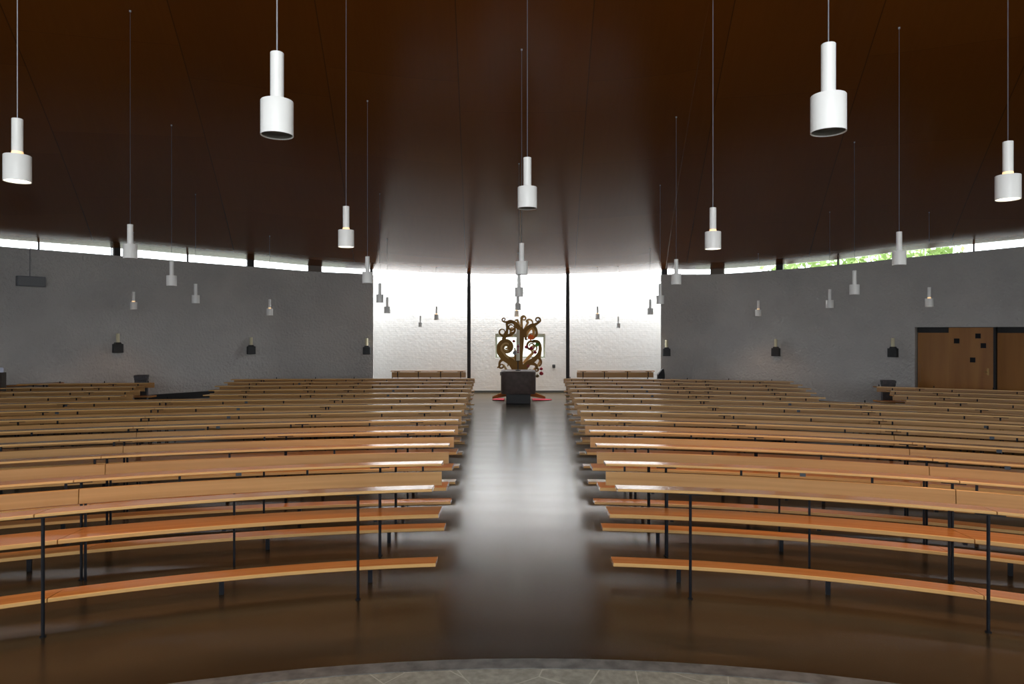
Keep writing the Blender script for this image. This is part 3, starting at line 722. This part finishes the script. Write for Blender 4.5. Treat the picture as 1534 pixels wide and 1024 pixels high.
# things hung on the tree
def ornament(zx, zy, rpx, m, lab, kind='apple', dy=-.07):
    v = tp(zx, zy); rr = rpx*PXM
    r = empty('hanging_'+kind, (v.x, TZ+dy, v.y), lab, kind, None)
    if kind == 'apple':
        mb = MB(); prof = []
        for i in range(13):
            a = PI*i/12; prof.append((rr*math.sin(a)*(1+.12*math.cos(a)), -rr*math.cos(a)*.92 + (rr*.14 if i == 12 else 0)))
        mb.lathe(prof, 20); o = mb.build('fruit', m, r, smooth=True)
        mb = MB(); mb.rod((0,0,rr*.7), (.004,0,rr*1.6), .004, 6); mb.build('stalk', BARK, r)
    elif kind == 'flower':
        mb = MB()
        for i in range(7):
            a = 2*PI*i/7; c = Vector((math.cos(a), 0, math.sin(a))); t = Vector((-c.z, 0, c.x))
            mb.add([(0,-.004,0), tuple(c*rr*.6+t*rr*.35+Vector((0,-.012,0))), tuple(c*rr), tuple(c*rr*.6-t*rr*.35+Vector((0,-.012,0))),
                    (0,.004,0), tuple(c*rr*.6+t*rr*.35), tuple(c*rr+Vector((0,.006,0))), tuple(c*rr*.6-t*rr*.35)], [(0,1,2,3),(7,6,5,4),(0,4,5,1),(1,5,6,2),(2,6,7,3),(3,7,4,0)])
        mb.build('petals', m, r)
        mb = MB(); mb.lathe([(0,-.01),(rr*.25,0),(0,.01)], 10, (0,-.012,0)); mb.build('flower_centre', OLIVE, r)
    else:
        mb = MB()
        for i in range(9):
            a = 2.4*i; l = rr*(.6+.5*((i*37) % 10)/10); c = Vector((math.cos(a), -.3, math.sin(a))); t = Vector((-c.z, 0, c.x))
            mb.add([(0,0,0), tuple(c*l*.5+t*l*.28), tuple(c*l), tuple(c*l*.5-t*l*.28+Vector((0,.006,0)))], [(0,1,2,3)])
        mb.build('leaf', m, r)
    return r
ornament(375,492,24,RED,'dark red apple hanging high on the left of the trunk of the tree sculpture')
ornament(578,585,30,RED,'dark red apple just right of the trunk of the tree sculpture')
ornament(655,605,32,RED,'largest red apple in the middle of the right scroll of the tree sculpture')
ornament(718,672,28,RED,'dark red apple at the lower right scroll of the tree sculpture')
ornament(815,935,28,RED,'upper of two red apples hanging right of the stone block')
ornament(818,1010,34,RED,'lower of two red apples hanging right of the stone block')
ornament(752,1050,30,OLIVE,'green-brown apple hanging beside the right edge of the stone block')
ornament(392,680,42,SILVER,'silver-grey flower left of the candle on the tree sculpture','flower')
ornament(650,430,54,ORANGE,'bright orange flower in the upper right scroll of the tree sculpture','flower',-.05)
ornament(755,545,50,GREEN,'bunch of green leaves on the right rim of the tree sculpture','leaves')
ornament(650,970,46,GREEN,'bunch of green leaves on top of the right of the stone block','leaves')
ornament(605,890,30,mat('dusty_pink_paper',(0.35,0.09,0.07),.6),'dusty pink flower low on the right of the trunk of the tree sculpture','flower')
# red cloths
for sx_, lab in ((-1, 'red felt cloth on the floor at the left of the stone block'), (1, 'red felt cloth on the floor at the right of the stone block')):
    vs = []; fs = []; nx, ny = 16, 6; a0 = at(738 if sx_ < 0 else 826, 596, 19.7)
    c0 = at(776.5, 596, 19.7)
    for j in range(ny+1):
        for i in range(nx+1):
            t = i/nx; x = c0.x+sx_*.40+(a0.x-c0.x-sx_*.40)*t; y = 19.55+.34*(j/ny-.5)*(1-.7*t*t)*1.6; vs.append((x, y, .012+.018*(noise.noise(Vector((x*7, y*7, sx_)))+.5)*(1-t)))
    for j in range(ny):
        for i in range(nx):
            a = j*(nx+1)+i; fs.append((a, a+1, a+nx+2, a+nx+1))
    o = mesh('red_cloth', vs, fs, REDCLOTH, smooth=True); md = o.modifiers.new('s', 'SOLIDIFY'); md.thickness = .008
    tag(o, lab, 'cloth', 'red cloths at the foot of the tree')

# ---------------------------------------------------------------- benches at the rear wall
for px0, px1, sx_, lab in ((585, 697, -1, 'straight wooden bench against the bright rear wall left of the left column'), (865, 981, 1, 'straight wooden bench against the bright rear wall right of the right column')):
    a = at(px0, 560, 19.9); b = at(px1, 560, 19.9); cx2 = (a.x+b.x)/2; ln = b.x-a.x
    r = empty('wall_bench', (cx2, 20.0, 0), lab, 'bench', 'benches at the rear wall')
    def bb(name, y0, y1, z0, z1, m):
        vs = [(x, y, z) for x, y, z in ((-ln/2,y0,z0),(ln/2,y0,z0),(ln/2,y1,z0),(-ln/2,y1,z0),(-ln/2,y0,z1),(ln/2,y0,z1),(ln/2,y1,z1),(-ln/2,y1,z1))]
        uv = [(v[0]+v[1]*.1, v[2]*2+v[1]*3) for v in vs]
        return mesh(name, vs, [(3,2,1,0),(4,5,6,7),(0,1,5,4),(1,2,6,5),(2,3,7,6),(3,0,4,7)], m, r, uvs=uv)
    bb('book_rest', -.08, .08, .785, .808, W_DESK)
    bb('seat', .34, .62, .42, .45, W_SEAT); bb('backrest', .10, .125, .60, .76, W_BACK)
    for t in (-.42, -.14, .16, .43):
        mb = MB(); mb.box((t*ln, .14, .39), (.02, .025, .78)); mb.box((t*ln, .36, .41), (.03, .44, .02)); mb.box((t*ln, .56, .21), (.02, .02, .42)); mb.box((t*ln, .09, .70), (.025, .02, .17)); mb.box((t*ln, .03, .778), (.17, .05, .012)); mb.build('support_frame', STEEL, r)

# ---------------------------------------------------------------- wall candles
def wall_candle(px, pts, yb, lab):
    p, n_ = on_wall(px, pts); Z = p[1]; rz = math.atan2(-n_.x, n_.y)
    z = H+(VY-yb)/F*Z
    r = empty('candle_bracket', (p[0], p[1], z), lab, 'candle', 'candles on stone brackets', rz)
    mb = MB(); h = .225
    mb.hexa([(-.11,-.14,0),(.11,-.14,0),(.115,-.002,0),(-.115,-.002,0)], [(-.105,-.15,h),(.105,-.15,h),(.112,-.002,h),(-.112,-.002,h)])
    mb.hexa([(-.075,-.13,h),(.075,-.13,h),(.085,-.002,h),(-.085,-.002,h)], [(-.055,-.12,h+.04),(.055,-.12,h+.04),(.06,-.002,h+.04),(-.06,-.002,h+.04)])
    mb.build('stone_bracket', STONE_BASE, r, bevel=.008)
    mb = MB(); mb.lathe([(0,h+.03),(.042,h+.03),(.042,h+.25),(.038,h+.262),(0,h+.26)], 20, (0,-.07,0)); o = mb.build('candle', CANDLE, r); shade_auto(o)
    mb = MB(); mb.cyl((0,-.07,h+.26), .003, .02, 6); mb.build('wick', BLACK, r)
wall_candle(175, LFULL, 528, 'ivory candle on a black bracket, leftmost of the three on the left wall')
wall_candle(375.5, LFULL, 530, 'ivory candle on a black bracket, middle of the three on the left wall')
wall_candle(549.5, LFULL, 530.5, 'ivory candle on a black bracket, left wall, beside the bright rear wall')
wall_candle(998.5, RFULL, 533, 'ivory candle on a black bracket, right wall, beside the bright rear wall')
wall_candle(1163, RFULL, 533, 'ivory candle on a black bracket, middle of the three on the right wall')
wall_candle(1339, RFULL, 534.5, 'ivory candle on a black bracket on the right wall, nearest the wooden doors')

# ---------------------------------------------------------------- stone stoups
for px, Z, yt, wpx, lab in ((207, 16.6, 562, 20, 'dark grey stone stoup pillar behind the left side pews'), (1335.5, 16.2, 570, 21, 'dark grey stone stoup pillar left of the wooden doors')):
    p = at(px, yt, Z); wd = wpx/F*Z/1.12; rz = .12*(1 if px < 700 else -1)*3
    r = empty('stoup_pillar', (p.x, p.y+wd/2, 0), lab, 'stoup', 'stone stoup pillars', rz)
    mb = MB(); mb.box((0,0,p.z/2-.06), (wd*.92, wd*.92, p.z-.12)); mb.build('pillar', STONE_STELE, r, bevel=.01)
    mb = MB(); hw = wd*.46; zt = p.z; zi = zt-.06; t = .04
    mb.box((0,0,zt-.09), (wd*.96, wd*.96, .06))
    for x, y, dx, dy in ((hw,0,t,2*hw),(-hw,0,t,2*hw),(0,hw,2*hw-t,t),(0,-hw,2*hw-t,t)): mb.box((x*.98,y*.98,zt-.03), (dx, dy, .06))
    mb.build('basin', STONE_STELE, r, bevel=.005)

# ---------------------------------------------------------------- doors on the right
def dpt(px, inset): p, n_ = on_wall(px, RFULL); return Vector((p[0], p[1], 0))+n_*inset, n_
def dslab(name, px0, px1, z0, z1, inset, th, m, parent=None):
    mb = MB(); a, na = dpt(px0, inset); b, nb = dpt(px1, inset)
    mb.hexa([(v.x, v.y, z0) for v in (a, b, b+nb*th, a+na*th)], [(v.x, v.y, z1) for v in (a, b, b+nb*th, a+na*th)])
    return mb.build(name, m, parent)
dr = dslab('door_1', 1420, 1486.5, .005, 2.055, .06, .05, DOORWOOD); tag(dr, kind='structure'); dr['label'] = 'wooden door with four small square lights'
for cx3, cy3 in ((1432, 510.5), (1464, 503), (1472, 517.5), (1456, 539)):
    p, _n = on_wall(cx3, RFULL); z = H+(VY-cy3)/F*p[1]; hp = 4.1; hz = 3.7/F*p[1]
    dslab('square_light', cx3-hp, cx3+hp, z-hz, z+hz, .052, .012, STEEL, dr)
mb = MB(); a, na = dpt(1479, .06); zh = 1.0+.02; mb.rod(a-na*.0+Vector((0,0,zh)), a-na*.05+Vector((0,0,zh)), .01); b, _ = dpt(1474.5, .06); mb.rod(a-na*.05+Vector((0,0,zh)), b-na*.05+Vector((0,0,zh)), .01); mb.box((a.x-na.x*.006, a.y-na.y*.006, zh+.0), (.04,.012,.16), math.atan2(-na.x, na.y)); mb.build('door_handle', BRASS, dr)
d2 = tag(dslab('door_2', 1372, 1419, .005, 1.93, .14, .05, DOORWOOD), kind='structure')
mb = MB(); a, na = dpt(1377, .14); mb.rod(a-na*.05+Vector((0,0,.70)), a-na*.05+Vector((0,0,1.12)), .015); mb.rod(a-na*.05+Vector((0,0,.75)), a+Vector((0,0,.75)), .01); mb.rod(a-na*.05+Vector((0,0,1.07)), a+Vector((0,0,1.07)), .01); mb.build('door_handle', DOORWOOD, d2)
tag(dslab('door_3', 1491, 1584, .005, 1.93, .14, .05, DOORWOOD), kind='structure')
for i, (a, b) in enumerate(((1371, 1419.5), (1491, 1584))): tag(dslab('trim_transom_%d' % (i+1), a, b, 1.935, DZ, .15, .04, BLACK), kind='structure')
tag(dslab('trim_door_post', 1487, 1490.5, 0, DZ, .05, .14, BLACK), kind='structure')
tag(dslab('wall_behind_doors', 1368, 1590, 0, DZ+.1, .26, .1, BLACK), kind='structure')

# ---------------------------------------------------------------- loudspeaker box and small things
p, n_ = on_wall(44.5, LFULL); rz = math.atan2(-n_.x, n_.y); zb = H+(VY-429)/F*p[1]; zt = H+(VY-414)/F*p[1]
r = empty('wall_loudspeaker', (p[0], p[1], zb), 'flat grey loudspeaker box hanging high on the left wall with a cable', 'loudspeaker', None, rz)
mb = MB(); wd = .56; hh = zt-zb
mb.box((0,-.07,hh/2), (wd,.14,hh)); mb.build('cabinet', GREYPAINT, r, bevel=.015)
mb = MB(); mb.box((0,-.143,hh/2), (wd*.9,.008,hh*.78)); mb.build('grille', mat('grille_grey', (0.16,0.17,0.18), .8), r)
mb = MB(); mb.rod((0,-.012,hh), (0,-.012,p[2]-zb-.02), .009); mb.rod((0,-.012,p[2]-zb-.02), (.03,-.012,p[2]-zb+.03), .009); mb.build('cable', GREYPAINT, r)
# switch on the rear wall
p = at(829.5, 548, YW); mb = MB(); mb.box((0,-.02,0), (.09,.04,.10)); o = mb.build('wall_socket', BLACK, None, (p.x, YW, p.z), bevel=.006)
o['label'] = 'small black socket box on the bright wall right of the tree sculpture'; o['category'] = 'socket'
mb = MB(); mb.box((0,-.042,.01), (.03,.008,.035)); mb.build('socket_lid', GREYPAINT, o)
# dark case beside the right return
p = at(990, 560, 19.6); r = empty('dark_case', (p.x, p.y, 0), 'black upright case standing at the right end of the rear wall', 'case')
mb = MB(); mb.hexa([(-.10,-.08,0),(.10,-.08,0),(.10,.08,0),(-.10,.08,0)], [(-.10,-.08,.72),(.10,-.08,.72),(.10,.08,.72),(-.10,.08,.72)])
mb.hexa([(-.10,-.08,.72),(.10,-.08,.72),(.10,.08,.72),(-.10,.08,.72)], [(.03,-.06,.88),(.08,-.06,.88),(.08,.06,.88),(.03,.06,.88)]); mb.build('case_body', BLACK, r, bevel=.01)
# bench and post at the far left
p, n_ = on_wall(40, LFULL); r = empty('side_bench', (p[0]-n_.x*.2, p[1]-n_.y*.2, 0), 'low wooden bench against the left wall behind the side pews', 'bench', None, math.atan2(-n_.x, n_.y))
mb = MB(); mb.box((0,0,.745), (1.3,.26,.03)); mb.build('top_board', W_SEAT, r, bevel=.004)
mb = MB(); mb.box((-.55,0,.365), (.04,.2,.73)); mb.box((.55,0,.365), (.04,.2,.73)); mb.build('leg_frame', STEEL, r)
p = at(1, 558, 14.2); r = empty('wooden_stand', (p.x, p.y, 0), 'dark wooden stand with a pale cap at the left edge of the picture', 'stand')
mb = MB(); mb.box((0,0,.56), (.14,.14,1.12)); mb.build('stand_post', mat('dark_brown_wood', (0.04,0.03,0.022), .5), r, bevel=.008)
mb = MB(); mb.lathe([(0,1.12),(.05,1.12),(.05,1.20),(.035,1.22),(0,1.22)], 20); mb.build('pale_cap', mat('pale_blue_white', (0.6,0.65,0.8), .4), r)

# ---------------------------------------------------------------- trees outside, seen through the right high windows
def tree_out(x, y, zc, rx, rz_, n, lab, seed):
    random.seed(seed); r = empty('garden_tree', (x, y, -.25), lab, 'tree', 'garden trees outside the right windows')
    mb = MB(); mb.lathe([(.16,0),(.11,zc*.6),(.05,zc)], 12); mb.build('trunk', BARK, r)
    mb = MB()
    for i in range(n):
        d = Vector((random.gauss(0,1), random.gauss(0,1), random.gauss(0,1))).normalized()*(random.random()**.4)
        c = Vector((d.x*rx, d.y*rx, zc+d.z*rz_)); s1 = .10+.08*random.random()
        a = Vector((random.gauss(0,1), random.gauss(0,1), random.gauss(0,1))).normalized(); b = a.cross(Vector((random.random(), .3, .5))).normalized()
        mb.add([c-a*s1, c+b*s1*.5, c+a*s1, c-b*s1*.5], [(0,1,2,3)])
    mb.build('foliage', LEAF, r)
for i, (px, Z, zc, rx) in enumerate(((1185, 27, 4.7, 1.15), (1255, 24, 4.4, 1.0), (1330, 27, 4.9, 1.2), (1395, 23, 4.6, 1.0))):
    p = at(px, 400, Z); tree_out(p.x, p.y, zc, rx, 1.1, 420, ['leafy tree outside, leftmost behind the right high window strip', 'leafy tree outside behind the right window strip, left of the thin mullion', 'leafy tree outside behind the right window strip, right of the thin mullion', 'leafy tree outside, rightmost behind the right high window strip'][i], 11+i)
